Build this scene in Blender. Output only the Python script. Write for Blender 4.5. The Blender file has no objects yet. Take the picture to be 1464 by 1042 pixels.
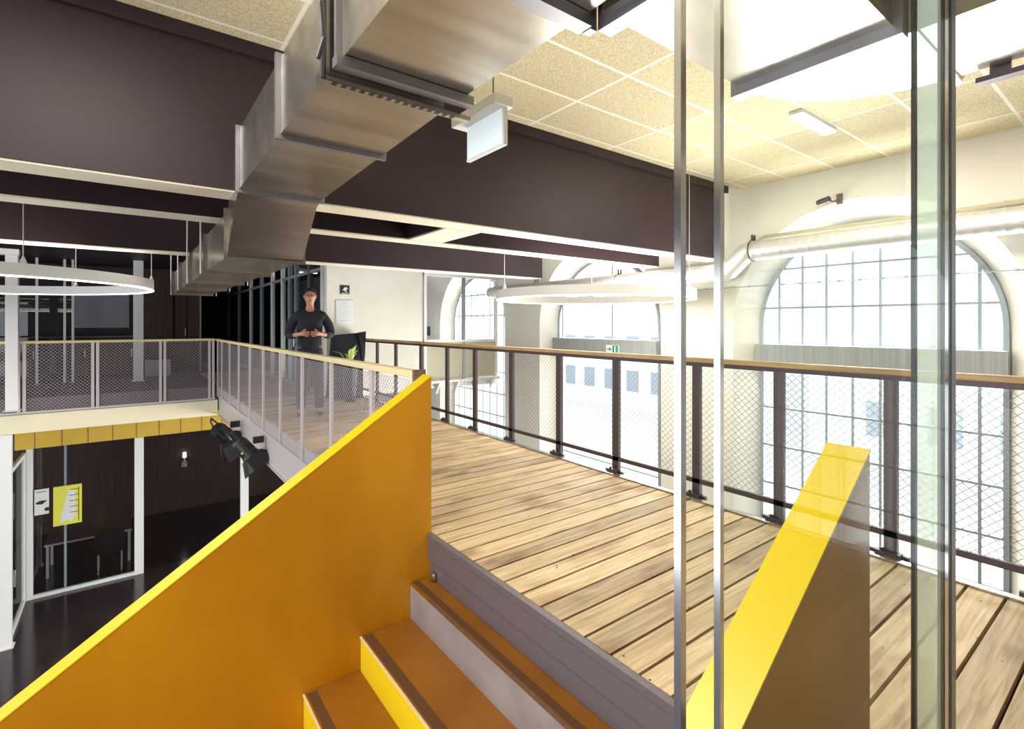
import bpy, bmesh, math, random
from math import sin, cos, pi, radians, sqrt
from mathutils import Vector, Matrix
random.seed(4)
scene = bpy.context.scene
COL = scene.collection

# ------------------------------------------------------------------ materials
MATS = {}
def mat(name, col, rough=.5, metal=0., emit=None, es=1., spec=None):
    m = bpy.data.materials.new(name); m.use_nodes = True
    b = m.node_tree.nodes['Principled BSDF']
    b.inputs['Base Color'].default_value = (*col, 1)
    b.inputs['Roughness'].default_value = rough
    b.inputs['Metallic'].default_value = metal
    if spec is not None: b.inputs['Specular IOR Level'].default_value = spec
    if emit:
        b.inputs['Emission Color'].default_value = (*emit, 1)
        b.inputs['Emission Strength'].default_value = es
    MATS[name] = m
    return m
def N(m, t, **kw):
    n = m.node_tree.nodes.new(t)
    for k, v in kw.items():
        if hasattr(n, k): setattr(n, k, v)
        else: n.inputs[k].default_value = v
    return n
def L(m, a, b): m.node_tree.links.new(a, b)
def coords(m, scale=(1, 1, 1), world=True):
    if world:
        g = N(m, 'ShaderNodeNewGeometry'); src = g.outputs['Position']
    else:
        g = N(m, 'ShaderNodeTexCoord'); src = g.outputs['Object']
    mp = N(m, 'ShaderNodeMapping'); mp.inputs['Scale'].default_value = scale
    L(m, src, mp.inputs['Vector'])
    return mp.outputs['Vector'], src
def vary(m, c0, c1, scale=(3, 3, 3), nscale=4, detail=4, lo=.35, hi=.65, bump=0, world=True):
    v, _ = coords(m, scale, world)
    n = N(m, 'ShaderNodeTexNoise'); n.inputs['Scale'].default_value = nscale; n.inputs['Detail'].default_value = detail
    L(m, v, n.inputs['Vector'])
    r = N(m, 'ShaderNodeValToRGB')
    r.color_ramp.elements[0].position = lo; r.color_ramp.elements[0].color = (*c0, 1)
    r.color_ramp.elements[1].position = hi; r.color_ramp.elements[1].color = (*c1, 1)
    L(m, n.outputs['Fac'], r.inputs['Fac'])
    b = m.node_tree.nodes['Principled BSDF']
    L(m, r.outputs['Color'], b.inputs['Base Color'])
    if bump:
        bp = N(m, 'ShaderNodeBump'); bp.inputs['Strength'].default_value = bump; bp.inputs['Distance'].default_value = .01
        L(m, n.outputs['Fac'], bp.inputs['Height']); L(m, bp.outputs['Normal'], b.inputs['Normal'])
    return r, n

yellow = mat('yellow_paint_shaded', (.88, .42, .006), .32)
vary(yellow, (.46, .185, .006), (.60, .27, .008), (1.2, 1.2, .5), 1.4, 3)  # stair yellow with shade put into the panel colour
bright = mat('yellow_paint_lit', (.86, .62, .012), .35)  # same stair yellow, light put into the colour of caps and risers
treadm = mat('tread_yellow_shaded', (.30, .11, .008), .42)
vary(treadm, (.27, .095, .007), (.33, .125, .010), (1, 1, 1), 3, 3)  # stair yellow again, darkened to carry the shade on the treads
grip = mat('grip_strip', (.12, .05, .015), .7)
galv = mat('galvanised_steel', (.66, .63, .58), .25, .9)
vary(galv, (.38, .34, .30), (.52, .48, .42), (.6, 5, 5), 1.6, 2)
spiralm = mat('spiral_duct_zinc', (.72, .71, .67), .42, .45)
flange_m = mat('flange_steel', (.32, .31, .33), .4, .8)
steel = mat('grey_steel', (.36, .33, .34), .45, .35)
vary(steel, (.31, .285, .30), (.42, .39, .39), (1, 1, 1), 3, 3)
chsteel = mat('dark_channel_steel', (.17, .145, .165), .4, .35)
chrome = mat('chrome', (.75, .74, .76), .14, 1.)
alu = mat('pale_aluminium', (.60, .66, .63), .38, .3)
darkmet = mat('dark_bronze_steel', (.085, .06, .065), .45, .4)
railsil = mat('silver_rail_steel', (.62, .56, .56), .45, .4)
meshsil = mat('silver_expanded_metal', (.50, .44, .46), .5, .4)
meshpale = mat('pale_expanded_metal', (.26, .25, .26), .5, .4)
woodrail = mat('oak_handrail', (.50, .33, .14), .45)
vary(woodrail, (.42, .27, .11), (.60, .42, .20), (8, .8, 8), 3, 4)
palewood = mat('cream_handrail', (.80, .66, .36), .45)
darkpaint = mat('dark_aubergine_paint', (.042, .024, .028), .5, 0, None, 1, .35)
vary(darkpaint, (.026, .012, .015), (.038, .019, .023), (.5, .5, .5), 1.2, 2)
beamunder = mat('beam_underside_paint', (.85, .78, .62), .5)
cream = mat('cream_plaster', (.80, .77, .67), .75)
vary(cream, (.77, .74, .64), (.83, .80, .71), (.6, .6, .6), 2, 3)
slabface = mat('cream_slab_paint', (.84, .76, .54), .6)
white = mat('white_paint', (.86, .86, .84), .5)
offwhite = mat('offwhite_plastic', (.80, .80, .76), .4)
muntin = mat('window_steel', (.30, .35, .37), .5, .2)
spand = mat('spandrel_grey', (.33, .35, .34), .6)
vary(spand, (.30, .32, .31), (.37, .39, .38), (40, 40, .2), 1.5, 1)
black = mat('black_metal', (.012, .011, .013), .4)
blackfab = mat('black_cloth', (.014, .013, .020), .85)
darkjean = mat('navy_cloth', (.018, .020, .042), .85)
skin = mat('skin', (.52, .24, .15), .5)
hairm = mat('dark_hair', (.02, .014, .012), .7)
lowfloor_m = mat('dark_polished_floor', (.030, .018, .022), .16)
vary(lowfloor_m, (.024, .014, .018), (.040, .025, .029), (.5, .5, .5), 2, 3)
greyfloor = mat('grey_vinyl', (.11, .085, .092), .5)
brownwall = mat('brown_veneer', (.060, .028, .020), .5)
vary(brownwall, (.045, .022, .016), (.085, .042, .030), (14, 14, .4), 2, 3)
darkroom = mat('dark_wall_paint', (.04, .028, .034), .6)
violetgrey = mat('screen_grey', (.40, .36, .42), .6)
glow = mat('lamp_diffuser', (.95, .93, .88), .5, 0, (1, .95, .85), 3.2)
ringbody = mat('lamp_body', (.80, .79, .74), .45, 0)
signgreen = mat('sign_green', (.02, .30, .13), .5)
paper = mat('white_paper', (.80, .81, .80), .8)
ink = mat('ink', (.03, .03, .04), .8)
posteryel = mat('poster_yellow', (.82, .80, .10), .7)
plantgreen = mat('leaf_green', (.12, .30, .05), .5)
plantlite = mat('leaf_yellow_green', (.55, .66, .22), .5)
beige = mat('beige_board', (.58, .53, .38), .7)
facade = mat('pale_facade', (.78, .80, .82), .8)
facwin = mat('facade_window', (.30, .36, .42), .3)
asphalt = mat('pale_paving', (.75, .74, .72), .9)
umber = mat('frame_brown', (.16, .11, .09), .5)
yellowhead = mat('ochre_header_panel', (.75, .47, .06), .5)


def glassmat(name, tint, gl, rough=.0):
    m = bpy.data.materials.new(name); m.use_nodes = True
    nt = m.node_tree; nt.nodes.remove(nt.nodes['Principled BSDF'])
    t = N(m, 'ShaderNodeBsdfTransparent'); t.inputs[0].default_value = (*tint, 1)
    g = N(m, 'ShaderNodeBsdfGlossy'); g.inputs['Roughness'].default_value = rough
    fw = N(m, 'ShaderNodeLayerWeight'); fw.inputs['Blend'].default_value = .5
    lw = N(m, 'ShaderNodeMath'); lw.operation = 'POWER'; L(m, fw.outputs['Facing'], lw.inputs[0]); lw.inputs[1].default_value = 5
    ma = N(m, 'ShaderNodeMath'); ma.operation = 'MULTIPLY_ADD'
    L(m, lw.outputs[0], ma.inputs[0]); ma.inputs[1].default_value = .12; ma.inputs[2].default_value = gl
    mx = N(m, 'ShaderNodeMixShader')
    L(m, ma.outputs[0], mx.inputs[0]); L(m, t.outputs[0], mx.inputs[1]); L(m, g.outputs[0], mx.inputs[2])
    L(m, mx.outputs[0], nt.nodes['Material Output'].inputs[0])
    return m
glass = glassmat('clear_glass', (.98, .99, .985), .012)
glassdark = glassmat('interior_glass', (.80, .82, .84), .05)

frost = bpy.data.materials.new('frosted_green_glass'); frost.use_nodes = True
def build_frost():
    m = frost; nt = m.node_tree; nt.nodes.remove(nt.nodes['Principled BSDF'])
    t = N(m, 'ShaderNodeBsdfTransparent'); t.inputs[0].default_value = (.86, .93, .89, 1)
    d = N(m, 'ShaderNodeBsdfTranslucent'); d.inputs[0].default_value = (.82, .90, .86, 1)
    x = N(m, 'ShaderNodeMixShader'); x.inputs[0].default_value = .45
    L(m, t.outputs[0], x.inputs[1]); L(m, d.outputs[0], x.inputs[2]); L(m, x.outputs[0], nt.nodes['Material Output'].inputs[0])
build_frost()
# ceiling tiles: wood wool boards in a white grid
tile = mat('wood_wool_tile', (.7, .6, .35), .9)
def build_tile():
    m = tile; b = m.node_tree.nodes['Principled BSDF']
    g = N(m, 'ShaderNodeNewGeometry'); s = N(m, 'ShaderNodeSeparateXYZ'); L(m, g.outputs['Position'], s.inputs[0])
    def line(sock, off, pitch, w):
        a = N(m, 'ShaderNodeMath'); a.operation = 'SUBTRACT'; L(m, sock, a.inputs[0]); a.inputs[1].default_value = off - 100*pitch
        d = N(m, 'ShaderNodeMath'); d.operation = 'DIVIDE'; L(m, a.outputs[0], d.inputs[0]); d.inputs[1].default_value = pitch
        f = N(m, 'ShaderNodeMath'); f.operation = 'FRACT'; L(m, d.outputs[0], f.inputs[0])
        h = N(m, 'ShaderNodeMath'); h.operation = 'SUBTRACT'; L(m, f.outputs[0], h.inputs[0]); h.inputs[1].default_value = .5
        ab = N(m, 'ShaderNodeMath'); ab.operation = 'ABSOLUTE'; L(m, h.outputs[0], ab.inputs[0])
        gt = N(m, 'ShaderNodeMath'); gt.operation = 'GREATER_THAN'; L(m, ab.outputs[0], gt.inputs[0]); gt.inputs[1].default_value = .5 - w/pitch/2
        fl = N(m, 'ShaderNodeMath'); fl.operation = 'FLOOR'; L(m, d.outputs[0], fl.inputs[0])
        return gt.outputs[0], fl.outputs[0]
    lx, fx = line(s.outputs['X'], .81, 1.06, .024)
    ly, fy = line(s.outputs['Y'], 2.465, .53, .024)
    mxn = N(m, 'ShaderNodeMath'); mxn.operation = 'MAXIMUM'; L(m, lx, mxn.inputs[0]); L(m, ly, mxn.inputs[1])
    cb = N(m, 'ShaderNodeCombineXYZ'); L(m, fx, cb.inputs[0]); L(m, fy, cb.inputs[1])
    wn = N(m, 'ShaderNodeTexWhiteNoise'); L(m, cb.outputs[0], wn.inputs['Vector'])
    ns = N(m, 'ShaderNodeTexNoise'); ns.inputs['Scale'].default_value = 150; ns.inputs['Detail'].default_value = 3
    L(m, g.outputs['Position'], ns.inputs['Vector'])
    rp = N(m, 'ShaderNodeValToRGB')
    rp.color_ramp.elements[0].position = .34; rp.color_ramp.elements[0].color = (.52, .41, .21, 1)
    rp.color_ramp.elements[1].position = .60; rp.color_ramp.elements[1].color = (.86, .76, .51, 1)
    L(m, ns.outputs['Fac'], rp.inputs['Fac'])
    mr = N(m, 'ShaderNodeMapRange'); mr.inputs['To Min'].default_value = .86; mr.inputs['To Max'].default_value = 1.08
    L(m, wn.outputs['Value'], mr.inputs['Value'])
    vm = N(m, 'ShaderNodeVectorMath'); vm.operation = 'SCALE'; L(m, rp.outputs['Color'], vm.inputs[0]); L(m, mr.outputs[0], vm.inputs['Scale'])
    mix = N(m, 'ShaderNodeMix'); mix.data_type = 'RGBA'
    L(m, mxn.outputs[0], mix.inputs['Factor']); L(m, vm.outputs[0], mix.inputs['A']); mix.inputs['B'].default_value = (.93, .89, .78, 1)
    L(m, mix.outputs['Result'], b.inputs['Base Color'])
build_tile()
# deck boards
deckm = mat('weathered_larch', (.5, .4, .25), .6)
def build_deck():
    m = deckm; b = m.node_tree.nodes['Principled BSDF']
    at = N(m, 'ShaderNodeAttribute'); at.attribute_name = 'tone'
    g = N(m, 'ShaderNodeNewGeometry')
    av = N(m, 'ShaderNodeVectorMath'); av.operation = 'ADD'
    sc = N(m, 'ShaderNodeVectorMath'); sc.operation = 'SCALE'; sc.inputs['Scale'].default_value = 13.
    L(m, at.outputs['Color'], sc.inputs[0]); L(m, g.outputs['Position'], av.inputs[0]); L(m, sc.outputs[0], av.inputs[1])
    mp = N(m, 'ShaderNodeMapping'); mp.inputs['Scale'].default_value = (1.3, 22, 22); L(m, av.outputs[0], mp.inputs['Vector'])
    ns = N(m, 'ShaderNodeTexNoise'); ns.inputs['Scale'].default_value = 2.2; ns.inputs['Detail'].default_value = 6; ns.inputs['Distortion'].default_value = .6
    L(m, mp.outputs[0], ns.inputs['Vector'])
    mp2 = N(m, 'ShaderNodeMapping'); mp2.inputs['Scale'].default_value = (1.1, 2.5, 2); L(m, av.outputs[0], mp2.inputs['Vector'])
    n2 = N(m, 'ShaderNodeTexNoise'); n2.inputs['Scale'].default_value = 1.8; n2.inputs['Detail'].default_value = 3; L(m, mp2.outputs[0], n2.inputs['Vector'])
    r = N(m, 'ShaderNodeValToRGB')
    r.color_ramp.elements[0].position = .3; r.color_ramp.elements[0].color = (.46, .33, .18, 1)
    r.color_ramp.elements[1].position = .66; r.color_ramp.elements[1].color = (.74, .60, .39, 1)
    L(m, ns.outputs['Fac'], r.inputs['Fac'])
    r2 = N(m, 'ShaderNodeValToRGB')
    r2.color_ramp.elements[0].position = .3; r2.color_ramp.elements[0].color = (.60, .47, .42, 1)
    r2.color_ramp.elements[1].position = .46; r2.color_ramp.elements[1].color = (1.08, 1.05, 1.0, 1)
    L(m, n2.outputs['Fac'], r2.inputs['Fac'])
    mu = N(m, 'ShaderNodeVectorMath'); mu.operation = 'MULTIPLY'; L(m, r.outputs['Color'], mu.inputs[0]); L(m, r2.outputs['Color'], mu.inputs[1])
    s = N(m, 'ShaderNodeSeparateXYZ'); L(m, at.outputs['Color'], s.inputs[0])
    mr = N(m, 'ShaderNodeMapRange'); mr.inputs['To Min'].default_value = .66; mr.inputs['To Max'].default_value = 1.06; L(m, s.outputs[0], mr.inputs['Value'])
    v2 = N(m, 'ShaderNodeVectorMath'); v2.operation = 'SCALE'; L(m, mu.outputs[0], v2.inputs[0]); L(m, mr.outputs[0], v2.inputs['Scale'])
    vo = N(m, 'ShaderNodeTexVoronoi'); vo.inputs['Scale'].default_value = 9.; L(m, g.outputs['Position'], vo.inputs['Vector'])
    lt = N(m, 'ShaderNodeMath'); lt.operation = 'LESS_THAN'; L(m, vo.outputs['Distance'], lt.inputs[0]); lt.inputs[1].default_value = .055
    mix = N(m, 'ShaderNodeMix'); mix.data_type = 'RGBA'; L(m, lt.outputs[0], mix.inputs['Factor']); L(m, v2.outputs[0], mix.inputs['A'])
    mix.inputs['B'].default_value = (.06, .035, .02, 1)
    L(m, mix.outputs['Result'], b.inputs['Base Color'])
    bp = N(m, 'ShaderNodeBump'); bp.inputs['Strength'].default_value = .25; bp.inputs['Distance'].default_value = .004
    L(m, ns.outputs['Fac'], bp.inputs['Height']); L(m, bp.outputs['Normal'], b.inputs['Normal'])
build_deck()

# ------------------------------------------------------------------ mesh builder
class MB:
    def __init__(s): s.v = []; s.f = []; s.tone = []
    def add(s, vs, fs, tone=None):
        o = len(s.v); s.v += [Vector(v) for v in vs]; s.f += [tuple(i+o for i in f) for f in fs]
        if tone is not None: s.tone += [tone]*len(vs)
        return s
    def box(s, a, b, tone=None, bev=0):
        x0, y0, z0 = [min(a[i], b[i]) for i in range(3)]; x1, y1, z1 = [max(a[i], b[i]) for i in range(3)]
        vs = [(x0,y0,z0),(x1,y0,z0),(x1,y1,z0),(x0,y1,z0),(x0,y0,z1),(x1,y0,z1),(x1,y1,z1),(x0,y1,z1)]
        return s.add(vs, [(0,3,2,1),(4,5,6,7),(0,1,5,4),(1,2,6,5),(2,3,7,6),(3,0,4,7)], tone)
    def hexa(s, bot, top):      # two quads of points
        return s.add(list(bot)+list(top), [(0,3,2,1),(4,5,6,7),(0,1,5,4),(1,2,6,5),(2,3,7,6),(3,0,4,7)])
    def prism(s, pts, axis, a, b):   # polygon pts (2D) extruded along an axis from a to b
        def mk(p, t):
            return {'x': (t, p[0], p[1]), 'y': (p[0], t, p[1]), 'z': (p[0], p[1], t)}[axis]
        n = len(pts); vs = [mk(p, a) for p in pts] + [mk(p, b) for p in pts]
        fs = [tuple(range(n)), tuple(range(2*n-1, n-1, -1))] + [(i, i+n, (i+1)%n+n, (i+1)%n) for i in range(n)]
        return s.add(vs, fs)
    def tube(s, path, r, n=8, cap=True, closed=False):
        path = [Vector(p) for p in path]; rings = []; m = len(path)
        up = None
        for i, p in enumerate(path):
            if closed: d = path[(i+1)%m]-path[i-1]
            else: d = path[min(i+1, m-1)]-path[max(i-1, 0)]
            d.normalize()
            if up is None:
                up = Vector((0,0,1)) if abs(d.z) < .9 else Vector((1,0,0))
            a = up - d*up.dot(d)
            if a.length < 1e-4: a = d.orthogonal()
            a.normalize(); up = a; b = d.cross(a)
            rr = r[i] if isinstance(r, (list, tuple)) else r
            rings.append([p + a*rr*cos(2*pi*k/n) + b*rr*sin(2*pi*k/n) for k in range(n)])
        vs = [v for rg in rings for v in rg]; fs = []
        last = m if closed else m-1
        for i in range(last):
            j = (i+1) % m
            for k in range(n): fs.append((i*n+k, i*n+(k+1)%n, j*n+(k+1)%n, j*n+k))
        if cap and not closed: fs += [tuple(range(n-1, -1, -1)), tuple((m-1)*n+k for k in range(n))]
        return s.add(vs, fs)
    def cyl(s, a, b, r, n=12): return s.tube([a, b], r, n)
    def sphere(s, c, r, n=12, m=8):
        r = r if isinstance(r, (tuple, list)) else (r, r, r); vs = []; fs = []
        for j in range(m+1):
            th = pi*j/m
            for k in range(n): vs.append((c[0]+r[0]*sin(th)*cos(2*pi*k/n), c[1]+r[1]*sin(th)*sin(2*pi*k/n), c[2]+r[2]*cos(th)))
        for j in range(m):
            for k in range(n): fs.append((j*n+k, (j+1)*n+k, (j+1)*n+(k+1)%n, j*n+(k+1)%n))
        return s.add(vs, fs)
    def sweep(s, sections, cap=True):   # list of 4(n)-point rings
        n = len(sections[0]); vs = [p for sc in sections for p in sc]; fs = []
        for i in range(len(sections)-1):
            for k in range(n): fs.append((i*n+k, i*n+(k+1)%n, (i+1)*n+(k+1)%n, (i+1)*n+k))
        if cap: fs += [tuple(range(n-1,-1,-1)), tuple((len(sections)-1)*n+k for k in range(n))]
        return s.add(vs, fs)

def wloc(o):
    v = Vector((0,0,0))
    while o is not None: v += o.location; o = o.parent
    return v
def part(name, mb, m, parent=None, smooth=False, bevel=0, label=None, origin=None):
    if parent is None:
        if origin is None:
            xs = [v.x for v in mb.v]; ys = [v.y for v in mb.v]; zs = [v.z for v in mb.v]
            origin = Vector(((min(xs)+max(xs))/2, (min(ys)+max(ys))/2, min(zs)))
        base = Vector(origin); loc = base
    else: base = wloc(parent); loc = Vector((0,0,0))
    me = bpy.data.meshes.new(name)
    me.from_pydata([v-base for v in mb.v], [], mb.f)
    bm = bmesh.new(); bm.from_mesh(me); bmesh.ops.recalc_face_normals(bm, faces=bm.faces)
    bm.to_mesh(me); bm.free()
    if mb.tone:
        ca = me.color_attributes.new('tone', 'FLOAT_COLOR', 'POINT')
        for i, t in enumerate(mb.tone): ca.data[i].color = (t, (t*7.3) % 1, (t*13.7) % 1, 1)
    me.materials.append(m)
    if smooth:
        for p in me.polygons: p.use_smooth = True
    o = bpy.data.objects.new(name, me); COL.objects.link(o); o.location = loc
    if parent is not None: o.parent = parent
    if smooth == 'auto':
        md = o.modifiers.new('split', 'EDGE_SPLIT'); md.split_angle = radians(40)
    if bevel:
        md = o.modifiers.new('bevel', 'BEVEL'); md.width = bevel; md.segments = 2; md.limit_method = 'ANGLE'
    if label: o['label'] = label
    return o
def tag(o, label, cat, group=None):
    o['label'] = label; o['category'] = cat
    if group: o['group'] = group
    return o
def thing(name, loc, label, cat, group=None):
    o = bpy.data.objects.new(name, None); COL.objects.link(o); o.location = loc; o.empty_display_size = .1
    return tag(o, label, cat, group)
def struct(o): o['kind'] = 'structure'; return o
def sroot(name, loc):
    o = bpy.data.objects.new(name, None); COL.objects.link(o); o.location = loc; o['kind'] = 'structure'; return o

# ------------------------------------------------------------------ dimensions
XR, XW, XG = 3.32, 6.6, 6.92        # deck edge, window wall face, glazing plane
ZC, ZL = 3.13, -4.35                # ceiling, lower floor
BY = [(3.66, 3.93), (4.68, 4.92), (7.15, 7.45)]; BZ = 2.15
SOF = 2.78

# ------------------------------------------------------------------ setting: floors
b = MB(); y = -1.62
k = 0
while y < 15.9:
    random.seed(100+k); t = random.random()
    b.box((1.515, y+.005, -.035), (XR, y+.133, 0), tone=t); y += .142; k += 1
random.seed(4)
deck = struct(part('floor_deck', b, deckm))
b = MB()
b.box((1.55, -1.6, -.56), (XR, 16, -.04))
struct(part('floor_deck_underside', b, darkpaint))
b = MB(); b.box((XR+.003, -1.6, -.30), (XR+.05, 9.25, .012)); b.box((XR+.05, -1.6, -.06), (XR+.17, 9.25, -.035))
struct(part('trim_deck_edge', b, galv))
b = MB(); b.box((1.515, 2.93, -.60), (1.548, 12.3, -.20)); b.box((1.50, 2.93, -.20), (1.513, 12.3, -.012)); b.box((1.49, 2.93, -.6), (1.515, 12.3, -.585))
struct(part('trim_walkway_fascia', b, railsil))
b = MB(); b.box((-6, -3, -.25), (1.51, .47, 0)); struct(part('floor_landing', b, greyfloor))
b = MB(); b.box((-9, 12.32, -.28), (1.50, 21, -.005)); b.box((XR+.01, 12.32, -.28), (4.7, 21, -.005)); b.box((1.50, 16.02, -.28), (3.33, 21, -.005))
struct(part('floor_gallery', b, greyfloor))
b = MB(); b.box((-9, 12.3, -.61), (1.49, 12.5, -.285)); struct(part('trim_slab_edge', b, slabface))
b = MB(); b.box((-9, -4, ZL-.1), (XW, 21, ZL)); struct(part('floor_lower', b, lowfloor_m))
# upper room slab beyond the glazed partition
b = MB(); b.box((4.82, 9.36, -.02), (XW, 14, .14))
for x in (5.1, 5.55, 6.0, 6.45): b.prism([(9.20, .10), (9.36, .10), (9.36, -.14)], 'x', x-.02, x+.02)
b.box((4.82, 9.18, .10), (XW, 9.38, .15))
struct(part('floor_side_room', b, offwhite))

# ceilings
b = MB(); b.box((-8, -4, ZC), (XW, 3.66, ZC+.08)); struct(part('ceiling', b, tile))
b = MB(); b.box((-8, 3.66, ZC), (6.26, 7.4, ZC+.08)); b.box((-8, 7.45, SOF), (6.26, 21, SOF+.08))
struct(part('ceiling_dark', b, darkpaint))
b = MB(); b.box((6.26, 3.66, ZC), (XW, 21, ZC+.08)); struct(part('ceiling_wall_strip', b, cream))
for i, (y0, y1) in enumerate(BY):
    xe = [6.28, 6.26, 6.1][i]
    r = sroot('trim_%d' % (i+1), (0, y0, BZ))
    b = MB(); b.box((-8, y0, BZ+.012), (xe, y1, ZC-.002)); 
    if i == 0: b.box((-8, y0-.03, ZC-.09), (xe+.05, y0, ZC-.002))
    part('beam_casing', b, darkpaint, r)
    b = MB(); b.box((-8, y0+.012, BZ), (xe-.01, y1-.012, BZ+.011)); part('beam_flange', b, beamunder, r)
r = sroot('trim_cross_beam', (2.4, 4.3, BZ))
b = MB(); b.box((2.22, 3.935, BZ+.012), (2.62, 4.675, 2.5)); part('beam_casing', b, darkpaint, r)
b = MB(); b.box((2.24, 3.935, BZ), (2.60, 4.675, BZ+.011)); part('beam_flange', b, beamunder, r)

# window wall with splayed arched openings
CEN = [-1.84, 2.26, 6.36, 10.46]; RO, RI, ZS = 1.46, 1.22, 1.28
def arc(c, r, n=28, zs=ZS): return [(c + r*cos(pi*k/n), zs + r*sin(pi*k/n)) for k in range(n+1)]
b = MB()
TOP = ZC
def wq(y0, y1, z0, z1): b.add([(XW,y0,z0),(XW,y1,z0),(XW,y1,z1),(XW,y0,z1)], [(0,1,2,3)])
edges = [-4.0]
for c in CEN: edges += [c-RO, c+RO]
edges.append(21)
for i in range(0, len(edges), 2): wq(edges[i], edges[i+1], ZL, TOP)
for c in CEN:
    o = [(c+RO, ZL)] + arc(c, RO) + [(c-RO, ZL)]; ii = [(c+RI, ZL)] + arc(c, RI) + [(c-RI, ZL)]
    a = arc(c, RO)
    for k in range(len(a)-1):
        b.add([(XW,a[k][0],a[k][1]),(XW,a[k][0],TOP),(XW,a[k+1][0],TOP),(XW,a[k+1][0],a[k+1][1])], [(0,1,2,3)])
    for k in range(len(o)-1):
        b.add([(XW,*o[k]),(XW,*o[k+1]),(XG+.03,*ii[k+1]),(XG+.03,*ii[k])], [(0,1,2,3)])
    # outer skin so the wall has thickness
    for k in range(len(a)-1):
        q = arc(c, RI)
        b.add([(XG+.03,q[k][0],q[k][1]),(XG+.03,q[k][0],TOP+.3),(XG+.03,q[k+1][0],TOP+.3),(XG+.03,q[k+1][0],q[k+1][1])], [(0,1,2,3)])
ed2 = [-4.0]
for c in CEN: ed2 += [c-RI, c+RI]
ed2.append(21)
for i in range(0, len(ed2), 2): b.add([(XG+.03,ed2[i],ZL),(XG+.03,ed2[i+1],ZL),(XG+.03,ed2[i+1],TOP+.3),(XG+.03,ed2[i],TOP+.3)], [(0,1,2,3)])
struct(part('wall_right', b, cream))

def window(i, c, vy, zrows, sp=True):
    r = sroot('window_%d' % i, (XG, c, ZL))
    fr = MB()
    o = [(c+RI+.01, ZL)] + arc(c, RI+.01) + [(c-RI-.01, ZL)]; n = [(c+RI-.035, ZL)] + arc(c, RI-.035) + [(c-RI+.035, ZL)]
    for k in range(len(o)-1):
        fr.hexa([(XG-.03,*o[k]),(XG-.03,*n[k]),(XG-.03,*n[k+1]),(XG-.03,*o[k+1])], [(XG+.02,*o[k]),(XG+.02,*n[k]),(XG+.02,*n[k+1]),(XG+.02,*o[k+1])])
    part('window_frame', fr, muntin, r)
    m = MB()
    for y_ in vy:
        h = sqrt(max(0, (RI-.02)**2-(y_-c)**2)); w = .014
        m.box((XG-.02, y_-w, ZL), (XG+.012, y_+w, ZS+h))
    for z in zrows:
        h = RI-.02 if z < ZS else sqrt(max(0, (RI-.02)**2-(z-ZS)**2))
        m.box((XG-.018, c-h, z-.012), (XG+.01, c+h, z+.012))
    part('glazing_bars', m, muntin, r)
    p = MB(); pts = [(c+RI, ZL)] + arc(c, RI) + [(c-RI, ZL)]; p.prism(pts, 'x', XG+.012, XG+.017)
    part('window_pane', p, glass, r)
    if sp:
        s = MB(); s.box((XG-.16, c-RI-.02, .74), (XG-.04, c+RI+.02, 1.04)); part('spandrel_panel', s, spand, r)
        s = MB(); s.box((XG-.20, c-RI-.03, .69), (XG-.03, c+RI+.03, .735)); part('spandrel_sill', s, offwhite, r)
    return r
W1 = [3.24, 2.95, 2.67, 2.384, 2.105, 1.81, 1.53, 1.25]
rows = [2.03, 1.52, .19, -.32, -.83, -1.34, -1.9, -2.4]
window(1, CEN[1], W1, rows)
window(2, CEN[2], [CEN[2]+1.1, CEN[2]-.2], [-1.2])
window(3, CEN[3], [y_+8.2 for y_ in W1], rows, sp=False)
window(4, CEN[0], [y_-4.1 for y_ in W1], rows)

# far walls of the upper level
b = MB(); b.box((-9, 16.6, -.005), (.20, 16.75, SOF)); struct(part('wall_back', b, darkroom))
b = MB(); b.box((.22, 16.5, -.005), (.95, 16.75, SOF)); struct(part('wall_back_panel', b, brownwall))
b = MB(); b.box((-9, 20.9, -.005), (6.6, 21, SOF)); struct(part('wall_corridor_end', b, darkroom))
b = MB(); b.box((.97, 16.6, -.005), (1.60, 20.9, SOF)); struct(part('wall_corridor_left', b, darkroom))
# cream wall and its returns
b = MB(); b.box((2.84, 9.30, -.03), (4.76, 9.44, SOF)); struct(part('wall_cream', b, cream))
b = MB(); b.box((4.80, 14, .14), (XW, 14.1, ZC)); struct(part('wall_side_room', b, cream))
# lower storey walls
b = MB(); b.box((-9, 18.5, ZL), (4.7, 18.6, -.285)); struct(part('wall_lower_back', b, brownwall))
b = MB(); b.box((4.72, 2.0, ZL), (4.8, 9.1, ZL+.02)); struct(part('trim_lower_strip', b, greyfloor))

# white notice surface on the back wall
b = MB(); b.box((-1.14, 16.56, 1.22), (.0, 16.599, 2.25)); tag(part('projection_screen', b, violetgrey), 'pale wide projection screen on the dark far wall behind the left ring lamp', 'screen')
b = MB(); b.box((-3.0, 16.52, 2.45), (.25, 16.56, 2.49)); struct(part('trim_picture_rail', b, offwhite))

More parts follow.
